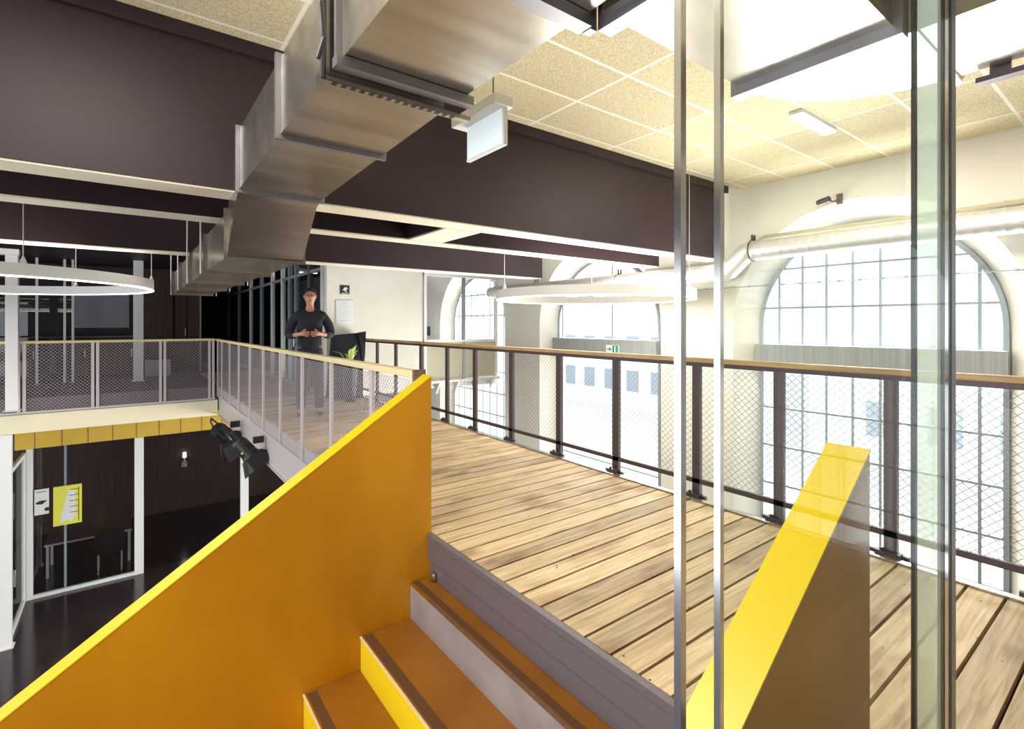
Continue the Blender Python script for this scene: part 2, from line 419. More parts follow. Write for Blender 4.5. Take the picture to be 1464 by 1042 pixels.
# columns
def column(x, y, z0, z1, w, label):
    r = thing('steel_column', (x, y, z0), label, 'column')
    m = MB(); m.box((x-w/2, y-w/2, z0+.012), (x+w/2, y+w/2, z1)); part('shaft', m, white, r, bevel=.006)
    m = MB(); m.box((x-w/2-.03, y-w/2-.03, z0), (x+w/2+.03, y+w/2+.03, z0+.012)); part('base_plate', m, white, r)
    return r
c1 = column(-1.61, 12.19, -.19, 2.50, .16, 'thick white column on the gallery edge at the far left, above the slab')
m = MB(); m.box((-4, 12.12, 2.50), (-1.52, 12.27, 2.60)); part('cap_beam', m, white, c1)
column(-1.72, 12.42, ZL, -.62, .15, 'thick white column on the lower floor beneath the gallery slab at far left')
column(.17, 14.6, -.004, SOF-.005, .19, 'slim white column standing on the gallery behind the mesh railing')

# gallery glazing: mullions behind the balustrade
r = thing('glazed_screen', (-1.1, 15.2, -.004), 'dark glazed screen with slim pale mullions behind the gallery railing', 'glass screen')
for x in (-1.62, -1.16, -1.02):
    m = MB(); m.box((x-.022, 15.18, -.004), (x+.022, 15.22, SOF-.01)); part('mullion', m, offwhite, r)
m = MB(); m.box((-4, 15.17, 2.42), (-1.0, 15.23, 2.47)); part('transom', m, offwhite, r)
m = MB(); m.box((-4, 15.195, 0), (-1.04, 15.203, 2.42)); part('pane', m, glassdark, r)
# low cabinets along the back wall
r = thing('low_cabinet', (-.4, 16.3, -.004), 'long dark low cabinet against the far wall under the pale screen', 'cabinet')
m = MB(); m.box((-2.6, 16.1, 0), (.15, 16.5, .98)); part('carcass', m, darkpaint, r, bevel=.01)
m = MB(); m.box((-2.63, 16.07, .98), (.18, 16.5, 1.02)); part('worktop', m, umber, r)
for x in (-2.58, -1.67, -.76):
    d = part('door', MB().box((x, 16.08, .06), (x+.88, 16.1, .95)), brownwall, r)
    part('handle', MB().box((x+.8, 16.06, .5), (x+.82, 16.08, .7)), railsil, d)
r = thing('storage_box', (.5, 15.8, 0), 'mauve grey box standing on the gallery floor behind the railing', 'box')
part('body', MB().box((.32, 15.6, 0), (.85, 16.0, .42)), violetgrey, r, bevel=.01)
part('lid', MB().box((.30, 15.58, .42), (.87, 16.02, .46)), darkpaint, r)
# double door beside brown panel at the far end
r = sroot('door_1', (1.28, 16.55, 0))
part('door_leaf', MB().box((.99, 16.50, 0), (1.26, 16.56, 2.3)), brownwall, r)
part('door_leaf', MB().box((1.28, 16.50, 0), (1.56, 16.56, 2.3)), brownwall, r)
part('door_frame', MB().box((.96, 16.46, 2.3), (1.60, 16.58, 2.36)).box((1.565, 16.46, 0), (1.60, 16.58, 2.3)), violetgrey, r)
part('door_handle', MB().box((1.22, 16.47, 1.0), (1.24, 16.50, 1.2)), railsil, r)

# corridor glazed wall (plane X=2.84)
r = thing('corridor_glass_wall', (2.84, 13, 0), 'glazed corridor wall with pale and dark mullions receding behind the person', 'glass wall')
ys = [9.5, 10.35, 11.35, 11.9, 12.55, 13.6, 14.9, 16.4, 18.4, 20.6]
for i, y_ in enumerate(ys):
    part('mullion', MB().box((2.80, y_-.05, -.0), (2.88, y_+.05, SOF-.005)), offwhite if i in (0, 4, 5, 7) else (umber if i % 3 == 1 else muntin), r)
for z0, z1 in ((2.30, 2.36), (.0, .08)):
    part('transom', MB().box((2.81, 9.46, z0), (2.87, 20.7, z1)), muntin, r)
for i in range(len(ys)-1):
    part('pane', MB().box((2.835, ys[i]+.05, .08), (2.845, ys[i+1]-.05, 2.30)), glassdark, r)
part('handle', MB().cyl((2.76, 11.25, .85), (2.76, 11.25, 1.25), .015).box((2.76, 11.24, .87), (2.81, 11.26, .89)).box((2.76, 11.24, 1.21), (2.81, 11.26, 1.23)), chrome, r)
b = MB(); b.box((4.7, 9.44, -.0), (4.78, 20.9, SOF)); struct(part('wall_corridor_room', b, violetgrey))
# desks inside the corridor room
for i, yy in enumerate((11.2, 13.4)):
    r = thing('office_desk', (3.9, yy, 0), ['pale office desk behind the corridor glass, just behind the person', 'pale office desk deeper in the room behind the corridor glass'][i], 'desk')
    part('desk_top', MB().box((3.4, yy-.7, .71), (4.4, yy+.7, .74)), offwhite, r)
    for sx in (3.45, 4.35):
        for sy in (-.65, .65): part('leg', MB().box((sx-.02, yy+sy-.02, 0), (sx+.02, yy+sy+.02, .71)), muntin, r)

# glazed partition of the side room
r = thing('glazed_partition', (5.7, 9.3, .15), 'white framed glazed partition of the side room beside the cream wall', 'glass partition')
for x in (4.80, 5.72, 6.56): part('post', MB().box((x-.03, 9.27, .15), (x+.03, 9.33, 2.36)), white if x != 5.72 else muntin, r)
part('head_rail', MB().box((4.77, 9.265, 2.30), (6.59, 9.335, 2.38)), white, r)
part('pane', MB().box((4.83, 9.296, .98), (6.53, 9.304, 2.30)), glass, r)
part('infill_board', MB().box((4.83, 9.285, .16), (6.53, 9.315, .93)), beige, r)
part('mid_rail', MB().box((4.77, 9.265, .93), (6.59, 9.335, .98)), white, r)
b = MB(); b.box((4.76, 9.3, 2.38), (XW, 9.36, ZC)); struct(part('wall_over_partition', b, offwhite))
r = thing('desktop_monitor', (5.1, 9.9, .15), 'small black monitor on a stand inside the side room', 'monitor')
part('stand', MB().box((5.02, 9.92, .96), (5.18, 10.02, .98)).box((5.08, 9.95, .98), (5.12, 9.98, 1.1)), black, r)
part('screen', MB().box((4.96, 9.93, 1.06), (5.26, 9.96, 1.26)), darkjean, r)
r['label'] = 'small dark monitor on the shelf inside the glazed side room'
r2 = thing('shelf_desk', (5.3, 10.0, .14), 'light worktop under the small monitor in the side room', 'desk')
part('desk_top', MB().box((4.86, 9.6, .92), (5.8, 10.3, .96)), offwhite, r2)
for sx, sy in ((4.9, 9.65), (5.76, 9.65), (4.9, 10.25), (5.76, 10.25)): part('leg', MB().box((sx-.02, sy-.02, .14), (sx+.02, sy+.02, .92)), muntin, r2)

# ------------------------------------------------------------------ expanded-metal balustrades
def xmesh(p0, p1, z0, z1, dx, dz, w, out):
    """expanded metal sheet between two plan points"""
    p0 = Vector(p0); p1 = Vector(p1); d = (p1-p0); Ln = d.length; d.normalize(); nrm = Vector((d.y, -d.x))
    b = MB(); n = max(2, int(round(Ln/(dx/2)))); sx = Ln/n; rws = int((z1-z0)/dz)
    for r_ in range(rws):
        zb = z0 + (r_+.5)*dz
        vs = []
        for i in range(n+1):
            up = ((i+r_) % 2)*2-1
            z = zb + up*(dz/2-w*.3); q = p0 + d*sx*i + nrm*(.0015*up)
            vs += [(q.x, q.y, z-w/2), (q.x, q.y, z+w/2)]
        b.add(vs, [(2*i, 2*i+2, 2*i+3, 2*i+1) for i in range(n)])
    return b

# right balustrade: dark posts, oak rail
XB = 3.44
r = thing('mesh_balustrade', (XB, 4, -.2), 'dark bronze post balustrade with oak rail along the window side of the deck', 'railing')
posts = [9.2, 8.45, 7.68, 6.79, 6.02, 5.325, 4.568, 3.775, 3.024, 2.228, 1.616, .998, .38, -.24, -.86, -1.5]
b = MB(); b.box((XB-.03, -1.55, 1.015), (XB+.03, 9.25, 1.05)); part('handrail', b, woodrail, r, bevel=.006, label='oak handrail')
b = MB(); b.box((XB-.02, -1.55, .985), (XB+.02, 9.25, 1.012)); part('rail_channel', b, darkmet, r)
b = MB(); b.box((XB-.012, -1.55, .10), (XB+.012, 9.25, .135)); part('bottom_rail', b, darkmet, r)
for y_ in posts:
    p = part('post', MB().box((XB-.012, y_-.032, -.2), (XB+.022, y_+.032, .985)), darkmet, r)
    part('foot_bracket', MB().box((XB-.066, y_-.06, -.034), (XB-.013, y_+.06, .030)).box((XB-.040, y_-.095, -.034), (XB-.013, y_+.095, .022)).cyl((XB-.045, y_-.03, .03), (XB-.045, y_-.03, .045), .012, 6).cyl((XB-.045, y_+.03, .03), (XB-.045, y_+.03, .045), .012, 6), darkmet, p)
for i in range(len(posts)-1):
    y1, y0 = posts[i], posts[i+1]
    part('mesh_panel', xmesh((XB, y0+.03), (XB, y1-.03), .13, .985, .050, .0235, .0042, 1), meshpale, r)
# left balustrade along the void
XL = 1.488
r = thing('mesh_balustrade', (XL, 7.6, -.2), 'pale steel mesh balustrade with cream rail along the void side of the walkway', 'railing')
b = MB(); b.box((XL-.035, 2.98, .955), (XL+.035, 12.30, 1.003)); part('handrail', b, palewood, r, bevel=.006, label='cream handrail')
part('rail_bracket', MB().box((XL-.04, 2.957, .935), (XL+.045, 2.98, 1.01)), umber, r, label='brown end bracket of the rail')
b = MB(); b.box((XL-.01, 2.97, -.20), (XL+.01, 12.3, -.165)); part('bottom_rail', b, railsil, r)
pl = [3.0, 3.755, 4.73, 5.72, 6.71, 7.70, 8.69, 9.68, 10.67, 11.66, 12.27]
for y_ in pl: part('post', MB().box((XL-.012, y_-.028, -.20), (XL+.010, y_+.028, .955)), railsil, r)
for i in range(len(pl)-1): part('mesh_panel', xmesh((XL, pl[i]+.028), (XL, pl[i+1]-.028), -.165, .955, .045, .020, .0068, 1), meshsil, r)
# gallery balustrade
YG = 12.27
r = thing('mesh_balustrade', (-1, YG, -.28), 'pale steel mesh balustrade with cream rail across the far gallery', 'railing')
b = MB(); b.box((-4.2, YG-.035, .965), (1.44, YG+.035, 1.01)); part('handrail', b, palewood, r, bevel=.006, label='cream handrail')
part('bottom_rail', MB().box((-4.2, YG-.01, -.27), (1.44, YG+.01, -.235)), railsil, r)
px_ = [-4.15, -3.3, -2.4, -1.50, -.50, .54, 1.38]
for x in px_:
    part('post', MB().box((x-.065, YG-.012, -.27), (x-.02, YG+.012, .965)).box((x+.005, YG-.012, -.27), (x+.05, YG+.012, .965)), railsil, r)
for i in range(len(px_)-1): part('mesh_panel', xmesh((px_[i]+.05, YG), (px_[i+1]-.065, YG), -.235, .965, .060, .030, .0062, 1), meshsil, r)

# ------------------------------------------------------------------ yellow stair
ST = [( -.274, 1.37, 1.513), (-.487, 1.06, 1.37), (-.682, .748, 1.06), (-.885, .43, .748), (-1.09, .115, .43), (-1.295, -.2, .115), (-1.5, -.515, -.2), (-1.705, -.83, -.515)]
r = thing('staircase', (.4, 1.7, -2.1), 'yellow steel staircase flight descending left from the wooden deck', 'staircase')
Y0, Y1 = .585, 2.84
for i, (z, x0, x1) in enumerate(ST):
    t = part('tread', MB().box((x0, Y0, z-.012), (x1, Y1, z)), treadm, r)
    part('grip_strip', MB().box((x0+.014, Y0+.01, z), (x0+.062 if i else x0+.05, Y1-.01, z+.0025)), grip, t)
    part('nosing', MB().box((x0-.007, Y0, z-.008), (x0+.002, Y1, z+.003)), chrome if i == 0 else palewood, t)
    zb = ST[i+1][0] if i+1 < len(ST) else z-.2
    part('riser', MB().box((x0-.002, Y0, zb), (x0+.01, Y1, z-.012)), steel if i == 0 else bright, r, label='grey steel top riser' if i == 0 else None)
r = thing('deck_edge_channel', (1.5, 1.7, -.27), 'grey steel channel edging the deck above the top yellow step', 'steel channel')
part('upper_flange', MB().box((1.488, .59, -.155), (1.513, 2.84, -.014)).box((1.480, .59, -.035), (1.513, 2.84, -.002)), chsteel, r)
part('web', MB().box((1.500, .59, -.272), (1.513, 2.84, -.155)), chsteel, r)
part('bolt', MB().cyl((1.49, 2.77, -.245), (1.465, 2.77, -.245), .016, 6).cyl((1.488, 2.77, -.245), (1.484, 2.77, -.245), .028, 12), chrome, r)
def zt(x): return .975 - .655*(1.513-x)
def parapet(y0, y1, label, zoff=0):
    r = thing('stair_parapet', (.3, (y0+y1)/2, -2.4), label, 'parapet')
    xs = (1.513, -1.3)
    pts = [(xs[0], zt(xs[0])), (xs[0], -.60), (xs[1], zt(xs[1])-1.6), (xs[1], zt(xs[1]))]
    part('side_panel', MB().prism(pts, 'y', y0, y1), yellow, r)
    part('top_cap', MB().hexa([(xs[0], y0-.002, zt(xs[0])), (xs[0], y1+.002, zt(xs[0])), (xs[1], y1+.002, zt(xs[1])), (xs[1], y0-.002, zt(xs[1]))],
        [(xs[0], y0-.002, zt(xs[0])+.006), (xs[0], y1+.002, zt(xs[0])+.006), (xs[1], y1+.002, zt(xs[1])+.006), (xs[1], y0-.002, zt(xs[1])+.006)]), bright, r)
parapet(2.845, 2.955, 'large yellow steel stair parapet sloping down to the left, left side of the stair')
parapet(.484, .582, 'yellow stair parapet on the right behind the glass panes')

# ------------------------------------------------------------------ glass screen next to the camera
YA = .38
def upright(name, x0, x1, y0, y1, segs, label, cat='glass edge'):
    r = thing(name, ((x0+x1)/2, y0, .0), label, cat)
    return r
r = thing('glass_panel', (1.1, YA, 0), 'nearer full height glass pane, left of its twin chrome edges', 'glass panel')
part('pane', MB().box((.556, YA-.004, .01), (1.735, YA+.004, 2.255)), glass, r)
part('edge_profile', MB().box((.545, YA-.005, .0), (.556, YA+.005, 2.258)), chrome, r, label='chrome edge profile')
r = thing('glass_panel', (1.2, YA+.03, 0), 'second full height glass pane, right of the twin chrome edges', 'glass panel')
part('pane', MB().box((.694, YA+.026, .01), (1.50, YA+.034, 2.255)), glass, r)
part('edge_profile', MB().box((.684, YA+.025, .0), (.694, YA+.035, 2.258)), chrome, r, label='chrome edge profile')
r = thing('partition_post', (1.6, YA+.03, 0), 'broad pale greenish full height post with dark seals at the right', 'post')
part('pilaster', MB().box((1.537, YA+.012, .0), (1.735, YA+.020, 2.258)), frost, r, label='pale green frosted band')
part('seal_strip', MB().box((1.518, YA+.012, .0), (1.536, YA+.020, 2.258)), black, r, label='black seal strip')
part('seal_strip', MB().box((1.736, YA+.012, .0), (1.764, YA+.020, 2.258)), black, r, label='black seal strip')
part('chrome_edge', MB().box((1.765, YA+.010, .0), (1.798, YA+.020, 2.258)), chrome, r)
part('seal_strip', MB().box((1.799, YA+.012, .0), (1.832, YA+.020, 2.258)), black, r, label='black seal strip')
part('end_profile', MB().box((1.833, YA+.010, .0), (1.875, YA+.020, 2.258)), steel, r)

# ------------------------------------------------------------------ ventilation ducts
def ring(x0, x1, y, z0, z1): return [(x0, y, z0), (x1, y, z0), (x1, y, z1), (x0, y, z1)]
def flange(a, e=.022, t=.012):
    (x0, x1, y, z0, z1) = a
    return MB().box((x0-e, y-t, z0-e), (x1+e, y+t, z0)).box((x0-e, y-t, z1), (x1+e, y+t, z1+e)).box((x0-e, y-t, z0), (x0, y+t, z1)).box((x1, y-t, z0), (x1+e, y+t, z1))
r = thing('supply_duct', (.85, 5, 1.75), 'large galvanised rectangular duct crossing overhead and stepping down under the dark beams', 'duct')
secs = [(.642, 1.18, -1.0, 2.305, 2.70), (.642, 1.18, 1.93, 2.305, 2.70),
        (.60, 1.11, 1.97, 2.245, 2.62), (.57, 1.075, 2.58, 2.20, 2.56), (.54, 1.03, 3.50, 2.135, 2.50),
        (.54, 1.03, 3.60, 2.10, 2.42), (.54, 1.035, 3.98, 1.77, 2.08), (.54, 1.035, 5.2, 1.77, 2.08), (.54, 1.035, 6.5, 1.77, 2.08), (.54, 1.035, 7.8, 1.77, 2.08), (.54, 1.035, 9.2, 1.77, 2.08)]
for i in range(len(secs)-1):
    if i == 1: continue
    part('duct_section', MB().sweep([ring(*secs[i]), ring(*secs[i+1])]), galv, r)
for i in (1, 3, 4, 6, 7, 8, 9, 10): part('flange', flange(secs[i]), flange_m if i in (1, 3, 4) else galv, r)
s = secs[2]; f2 = MB()
f2.box((s[0]-.035, 1.955, s[3]-.02), (s[1]+.13, 1.985, s[3]+.0))
part('slotted_rail', f2, galv, r)
sl = MB()
for k in range(15): sl.box((s[0]+.02+k*.037, 1.952, s[3]-.0215), (s[0]+.038+k*.037, 1.978, s[3]-.0195))
part('rail_slot', sl, black, r)['kind'] = 'stuff'
f3 = MB(); f3.box((.61, 1.88, 2.262), (1.21, 1.93, 2.302)); part('dark_flange', f3, flange_m, r)
for y_, zt_ in ((1.96, ZC-.01), (5.2, SOF+.33), (6.5, SOF+.33), (7.8, SOF-.01), (9.15, SOF-.01)):
    for x in (.50, 1.09) if y_ > 2 else (.585,):
        part('hanger_rod', MB().cyl((x, y_, 1.75 if y_ > 2 else 2.23), (x, y_, zt_), .007 if y_ > 2 else .012, 8), railsil if y_ > 2 else black, r)
cable = MB(); cable.tube([(.60, 1.92, 3.128), (.60, 1.92, 2.75), (.575, 1.91, 2.60), (.56, 1.90, 2.48), (.575, 1.91, 2.36), (.555, 1.92, 2.28)], .008, 8)
tag(part('power_cable', cable, black), 'black cable hanging from the ceiling beside the duct flange', 'cable')
# transverse duct with elbow above the glass
r = thing('branch_duct', (1.9, .8, 2.30), 'bright galvanised rectangular duct at the top right, turning through a rounded elbow', 'duct')
def ringx(x, y0, y1, z0, z1): return [(x, y0, z0), (x, y1, z0), (x, y1, z1), (x, y0, z1)]
part('duct_section', MB().sweep([ringx(1.215, .59, 1.13, 2.305, 2.66), ringx(2.05, .59, 1.13, 2.305, 2.66)]), galv, r)
el = []
for k in range(0, 13):
    a = pi/2 - k*(pi/2)/12
    cx_, cy_ = 2.10, .55
    ro, ri = .58, .05
    el.append([(cx_+ri*cos(a), cy_+ri*sin(a), 2.305), (cx_+ro*cos(a), cy_+ro*sin(a), 2.305), (cx_+ro*cos(a), cy_+ro*sin(a), 2.66), (cx_+ri*cos(a), cy_+ri*sin(a), 2.66)])
part('elbow', MB().sweep(el), galv, r, smooth='auto')
part('duct_section', MB().sweep([[(2.15, .54, 2.305), (2.68, .54, 2.305), (2.68, .54, 2.66), (2.15, .54, 2.66)], [(2.15, -2.5, 2.305), (2.68, -2.5, 2.305), (2.68, -2.5, 2.66), (2.15, -2.5, 2.66)]]), galv, r)
for x, dk in ((1.26, 1), (2.07, 1)):
    part('flange', MB().box((x-.03, .56, 2.265), (x+.03, 1.16, 2.305)).box((x-.03, .56, 2.66), (x+.03, 1.16, 2.70)).box((x-.03, .56, 2.305), (x+.03, .59, 2.66)).box((x-.03, 1.13, 2.305), (x+.03, 1.16, 2.66)), flange_m, r)
part('flange', MB().box((1.20, 1.165, 2.265), (1.23, 1.20, 2.70)).box((.64, 1.15, 2.262), (1.19, 1.21, 2.302)), flange_m, r)
part('hanger_bracket', MB().box((2.70, .40, 2.28), (2.72, .46, 2.46)).box((2.69, .36, 2.26), (2.74, .50, 2.28)), darkmet, r)
# spiral duct on the window wall
r = thing('spiral_duct', (6.3, 3, 2.0), 'round galvanised spiral duct running along the window wall with a dogleg', 'duct')
path = [(6.36, -3.5, 2.24), (6.36, 3.33, 2.24), (6.35, 3.42, 2.22), (6.33, 3.62, 2.02), (6.32, 3.70, 1.99), (6.30, 9.1, 1.99)]
def ribbed(p0, p1, rad, pitch=.11):
    p0 = Vector(p0); p1 = Vector(p1); n = int((p1-p0).length/pitch); pts = []; rs = []
    for i in range(n):
        for f, k in ((0, 0), (.42, 0), (.46, .005), (.54, .005), (.58, 0)):
            pts.append(p0.lerp(p1, (i+f)/n)); rs.append(rad+k*.22)
    pts.append(p1); rs.append(rad)
    return MB().tube(pts, rs, 20)
part('straight_run', ribbed(path[0], path[1], .125), spiralm, r, smooth=True)
part('dogleg', MB().tube(path[1:5], .128, 20), spiralm, r, smooth=True)
part('straight_run', ribbed(path[4], path[5], .125), spiralm, r, smooth=True)
for y_, z in ((3.30, 2.24), (.6, 2.24), (5.5, 1.99), (7.6, 1.99)):
    part('clamp', MB().tube([(6.33+.135*cos(2*pi*k/20), y_, z+.135*sin(2*pi*k/20)) for k in range(20)], .008, 6, closed=True).box((6.30, y_-.012, z+.13), (6.312, y_+.012, z+.20)).box((6.36, y_-.012, z+.13), (6.372, y_+.012, z+.20)).box((6.44, y_-.015, z-.02), (XW-.002, y_+.015, z+.02)), darkmet, r)
# slim pipe above the spiral duct
b = MB(); b.tube([(6.52, -3.5, 2.42), (6.52, 3.25, 2.42), (6.5, 3.45, 2.30), (6.49, 3.6, 2.20)], .028, 12)
for y_ in (-.5, 1.0, 2.4): b.box((6.50, y_-.01, 2.39), (XW-.002, y_+.01, 2.45))
tag(part('conduit_pipe', b, beige, smooth=True), 'slim ochre pipe above the spiral duct on the window wall', 'pipe')
b = MB(); b.tube([(6.50, -3.5, 1.80), (6.50, 9.2, 1.80)], .006, 6)
for k in range(60):
    yy = -3.3+k*.21; b.box((6.492, yy, 1.79), (6.508, yy+.03, 1.812))
for yy in (-2, 0, 4.3, 8.4): b.box((6.497, yy-.006, 1.797), (XW-.002, yy+.006, 1.803))
tag(part('wall_cable', b, muntin), 'thin clipped cable strung along the window wall across the arches', 'cable')

# ------------------------------------------------------------------ ring pendant lamps
def pendant(cx, cy, R, z0, h, label, ztop, angs, tilt=0):
    r = thing('ring_pendant_lamp', (cx, cy, z0), label, 'pendant lamp', 'large white ring pendant lamps')
    n = 96; b = MB(); t = .05
    secs = []
    for k in range(n+1):
        a = 2*pi*k/n; c_, s_ = cos(a), sin(a)
        secs.append([(cx+(R-t)*c_, cy+(R-t)*s_, z0+.012), (cx+R*c_, cy+R*s_, z0+.012), (cx+R*c_, cy+R*s_, z0+h), (cx+(R-t)*c_, cy+(R-t)*s_, z0+h)])
    b.sweep(secs, cap=False); part('ring_body', b, ringbody, r, smooth='auto')
    b = MB(); secs = [[(x, y_, (z0 if i < 2 else z0+.011)) for i, (x, y_, z) in enumerate(s_)] for s_ in secs]
    b.sweep(secs, cap=False); part('diffuser', b, glow, r, label='glowing underside strip')
    for a in angs:
        x, y_ = cx+(R-t/2)*cos(a), cy+(R-t/2)*sin(a)
        w = part('suspension_wire', MB().cyl((x, y_, z0+h), (x, y_, ztop), .004, 6), railsil, r)
        part('wire_grip', MB().tube([(x, y_, z0+h-.0), (x, y_, z0+h+.03), (x, y_, z0+h+.07)], [.03, .02, .006], 10), ringbody, w)
    return r
LAMP1 = pendant(-1.85, 8.45, 2.12, 1.75, .13, 'large white ring pendant lamp hanging over the void at the far left', SOF, [radians(a) for a in (-5, 55, 115, 175, 235, 300)])
LAMP2 = pendant(4.95, 4.75, 1.30, 1.62, .12, 'white ring pendant lamp hanging in front of the windows right of centre', ZC, [radians(a) for a in (165, 45, 285)])

# hanging sign box
r = thing('emergency_sign', (1.5, 2.2, 2.207), 'white hanging sign box with pale illuminated panel, beside the duct flange', 'sign')
part('housing', MB().box((1.42, 2.02, 2.385), (1.535, 2.44, 2.435)), offwhite, r, bevel=.004)
part('sign_panel', MB().box((1.490, 2.05, 2.207), (1.505, 2.385, 2.385)), mat('sign_panel_pale', (.72, .82, .86), .3, 0, (.75, .88, .95), .25), r)
part('panel_frame', MB().box((1.486, 2.035, 2.197), (1.509, 2.05, 2.385)).box((1.486, 2.05, 2.197), (1.509, 2.385, 2.207)), offwhite, r)
part('hanging_wire', MB().cyl((1.48, 2.12, 2.435), (1.48, 2.12, ZC), .004, 6), black, r)
part('hanging_wire', MB().cyl((1.48, 2.36, 2.435), (1.48, 2.36, ZC), .003, 6), black, r)
# strip lights fixed to the ceiling at the right
for i, (x, y_, lab) in enumerate(((4.9, 2.0, 'narrow white ceiling light strip nearest the window wall end of the dark beam'), (4.6, 1.05, 'white ceiling light panel seen between the chrome edges and the pale post'))):
    r = thing('ceiling_light', (x, y_, ZC-.05), lab, 'ceiling light')
    part('housing', MB().box((x-.35, y_-.06, ZC-.03), (x+.35, y_+.06, ZC-.001)), white, r)
    part('diffuser', MB().box((x-.34, y_-.05, ZC-.045), (x+.34, y_+.05, ZC-.031)), glow, r)
for x, y_, lab in ((3.9, 14.6, 'short bright ceiling light inside the corridor room, farther one'), (3.7, 12.2, 'short bright ceiling light inside the corridor room, nearer one behind the person')):
    r = thing('ceiling_light', (x, y_, SOF-.06), lab, 'ceiling light')
    part('housing', MB().box((x-.3, y_-.06, SOF-.04), (x+.3, y_+.06, SOF-.001)), white, r)
    part('diffuser', MB().box((x-.29, y_-.05, SOF-.055), (x+.29, y_+.05, SOF-.041)), glow, r)
# small camera on the wall
r = thing('security_camera', (6.5, 2.4, 2.75), 'small dark security camera on a bracket high on the window wall', 'camera')
part('bracket', MB().box((6.58, 2.38, 2.70), (XW-.001, 2.44, 2.82)).tube([(6.585, 2.41, 2.76), (6.50, 2.44, 2.72), (6.46, 2.50, 2.74)], .012, 8), umber, r)
part('camera_body', MB().cyl((6.44, 2.46, 2.75), (6.46, 2.58, 2.73), .035, 12).cyl((6.46, 2.58, 2.73), (6.462, 2.60, 2.728), .028, 12), darkmet, r)

# exit sign on the spandrel of window 2
r = thing('exit_sign', (6.74, 5.99, .80), 'small green and white exit sign on the grey spandrel of the middle window', 'sign')
xs_ = 6.755
part('plate', MB().box((xs_-.02, 5.88, .80), (xs_+.004, 6.16, .94)), paper, r)
part('green_field', MB().box((xs_-.023, 5.885, .805), (xs_-.0205, 6.01, .935)), signgreen, r)
fig = MB(); fig.box((xs_-.025, 5.935, .82), (xs_-.0235, 5.965, .92)); part('door_symbol', fig, paper, r)
ar = MB(); ar.prism([(6.03, .87), (6.08, .905), (6.08, .88), (6.13, .88), (6.13, .86), (6.08, .86), (6.08, .835)], 'x', xs_-.0225, xs_-.0205); part('arrow', ar, signgreen, r)

# signs on the cream wall
yw = 9.30
def xat(px):
    t = (px-732)/725; return yw*(.6025+.7981*t)/(.7981-.6025*t)
r = thing('safety_sign', (3.20, yw-.01, 1.85), 'small square black safety sign on the cream wall above the white notice', 'sign')
part('plate', MB().box((3.08, yw-.012, 1.86), (3.25, yw-.001, 2.02)), black, r)
part('symbol', MB().prism([(3.12, 1.92), (3.15, 1.98), (3.20, 1.99), (3.22, 1.95), (3.18, 1.94), (3.21, 1.90), (3.17, 1.905), (3.15, 1.93)], 'y', yw-.0135, yw-.0125), paper, r)
part('caption_bar', MB().box((3.10, yw-.0135, 1.87), (3.23, yw-.0125, 1.882)), paper, r)
r = thing('wall_notice', (3.16, yw-.01, 1.28), 'white framed notice sheet on the cream wall above the black bin', 'notice')
part('frame', MB().box((3.0, yw-.015, 1.31), (3.32, yw-.001, 1.75)), offwhite, r)
part('sheet', MB().box((3.02, yw-.018, 1.33), (3.30, yw-.0155, 1.73)), paper, r)
b = MB()
for k in range(9): b.box((3.05, yw-.0195, 1.69-k*.04), (3.20+.07*((k*7) % 3)/2, yw-.0185, 1.694-k*.04))
part('print', b, muntin, r)['kind'] = 'stuff'
# black planter / cloth-draped stand with plant
r = thing('draped_stand', (3.1, 9.0, 0), 'black cloth draped stand in front of the cream wall beside the railing', 'stand')
top = [(2.86, 8.95, 1.12), (3.36, 8.90, 1.16), (3.38, 9.2, 1.14), (2.88, 9.2, 1.10)]
bot = [(2.78, 8.80, .0), (3.33, 8.80, .0), (3.36, 9.25, .0), (2.80, 9.25, .0)]
part('cloth', MB().hexa(bot, top), blackfab, r, bevel=.02)
part('cloth_fold', MB().add([(3.25, 8.87, 1.16), (3.40, 8.86, 1.18), (3.38, 8.86, .72), (3.34, 8.84, .5), (3.30, 8.86, .9), (3.39, 8.90, 1.17)], [(0,1,5),(0,1,4),(1,2,4),(2,3,4),(0,4,5),(1,2,5),(2,3,5),(3,4,5)]), blackfab, r)
r = thing('potted_plant', (2.98, 8.5, 0), 'small leafy plant with pale yellow green leaves in front of the black stand', 'plant')
part('pot', MB().tube([(2.98, 8.5, .0), (2.98, 8.5, .25), (2.98, 8.5, .62)], [.09, .11, .13], 16), black, r)
lf = MB(); random.seed(9)
for k in range(16):
    a = random.uniform(0, 2*pi); l = random.uniform(.12, .34); up = random.uniform(.12, .38)
    p0 = Vector((2.98, 8.5, .60)); d = Vector((cos(a), sin(a), 0)); sd = Vector((-sin(a), cos(a), 0))
    p1 = p0+d*l*.5+Vector((0,0,up*.8)); p2 = p0+d*l+Vector((0,0,up))
    w = .035
    lf.add([p0, p1+sd*w, p2, p1-sd*w, p1+Vector((0,0,.012))], [(0,1,4),(1,2,4),(2,3,4),(3,0,4)])
part('leaves', lf, plantlite, r)

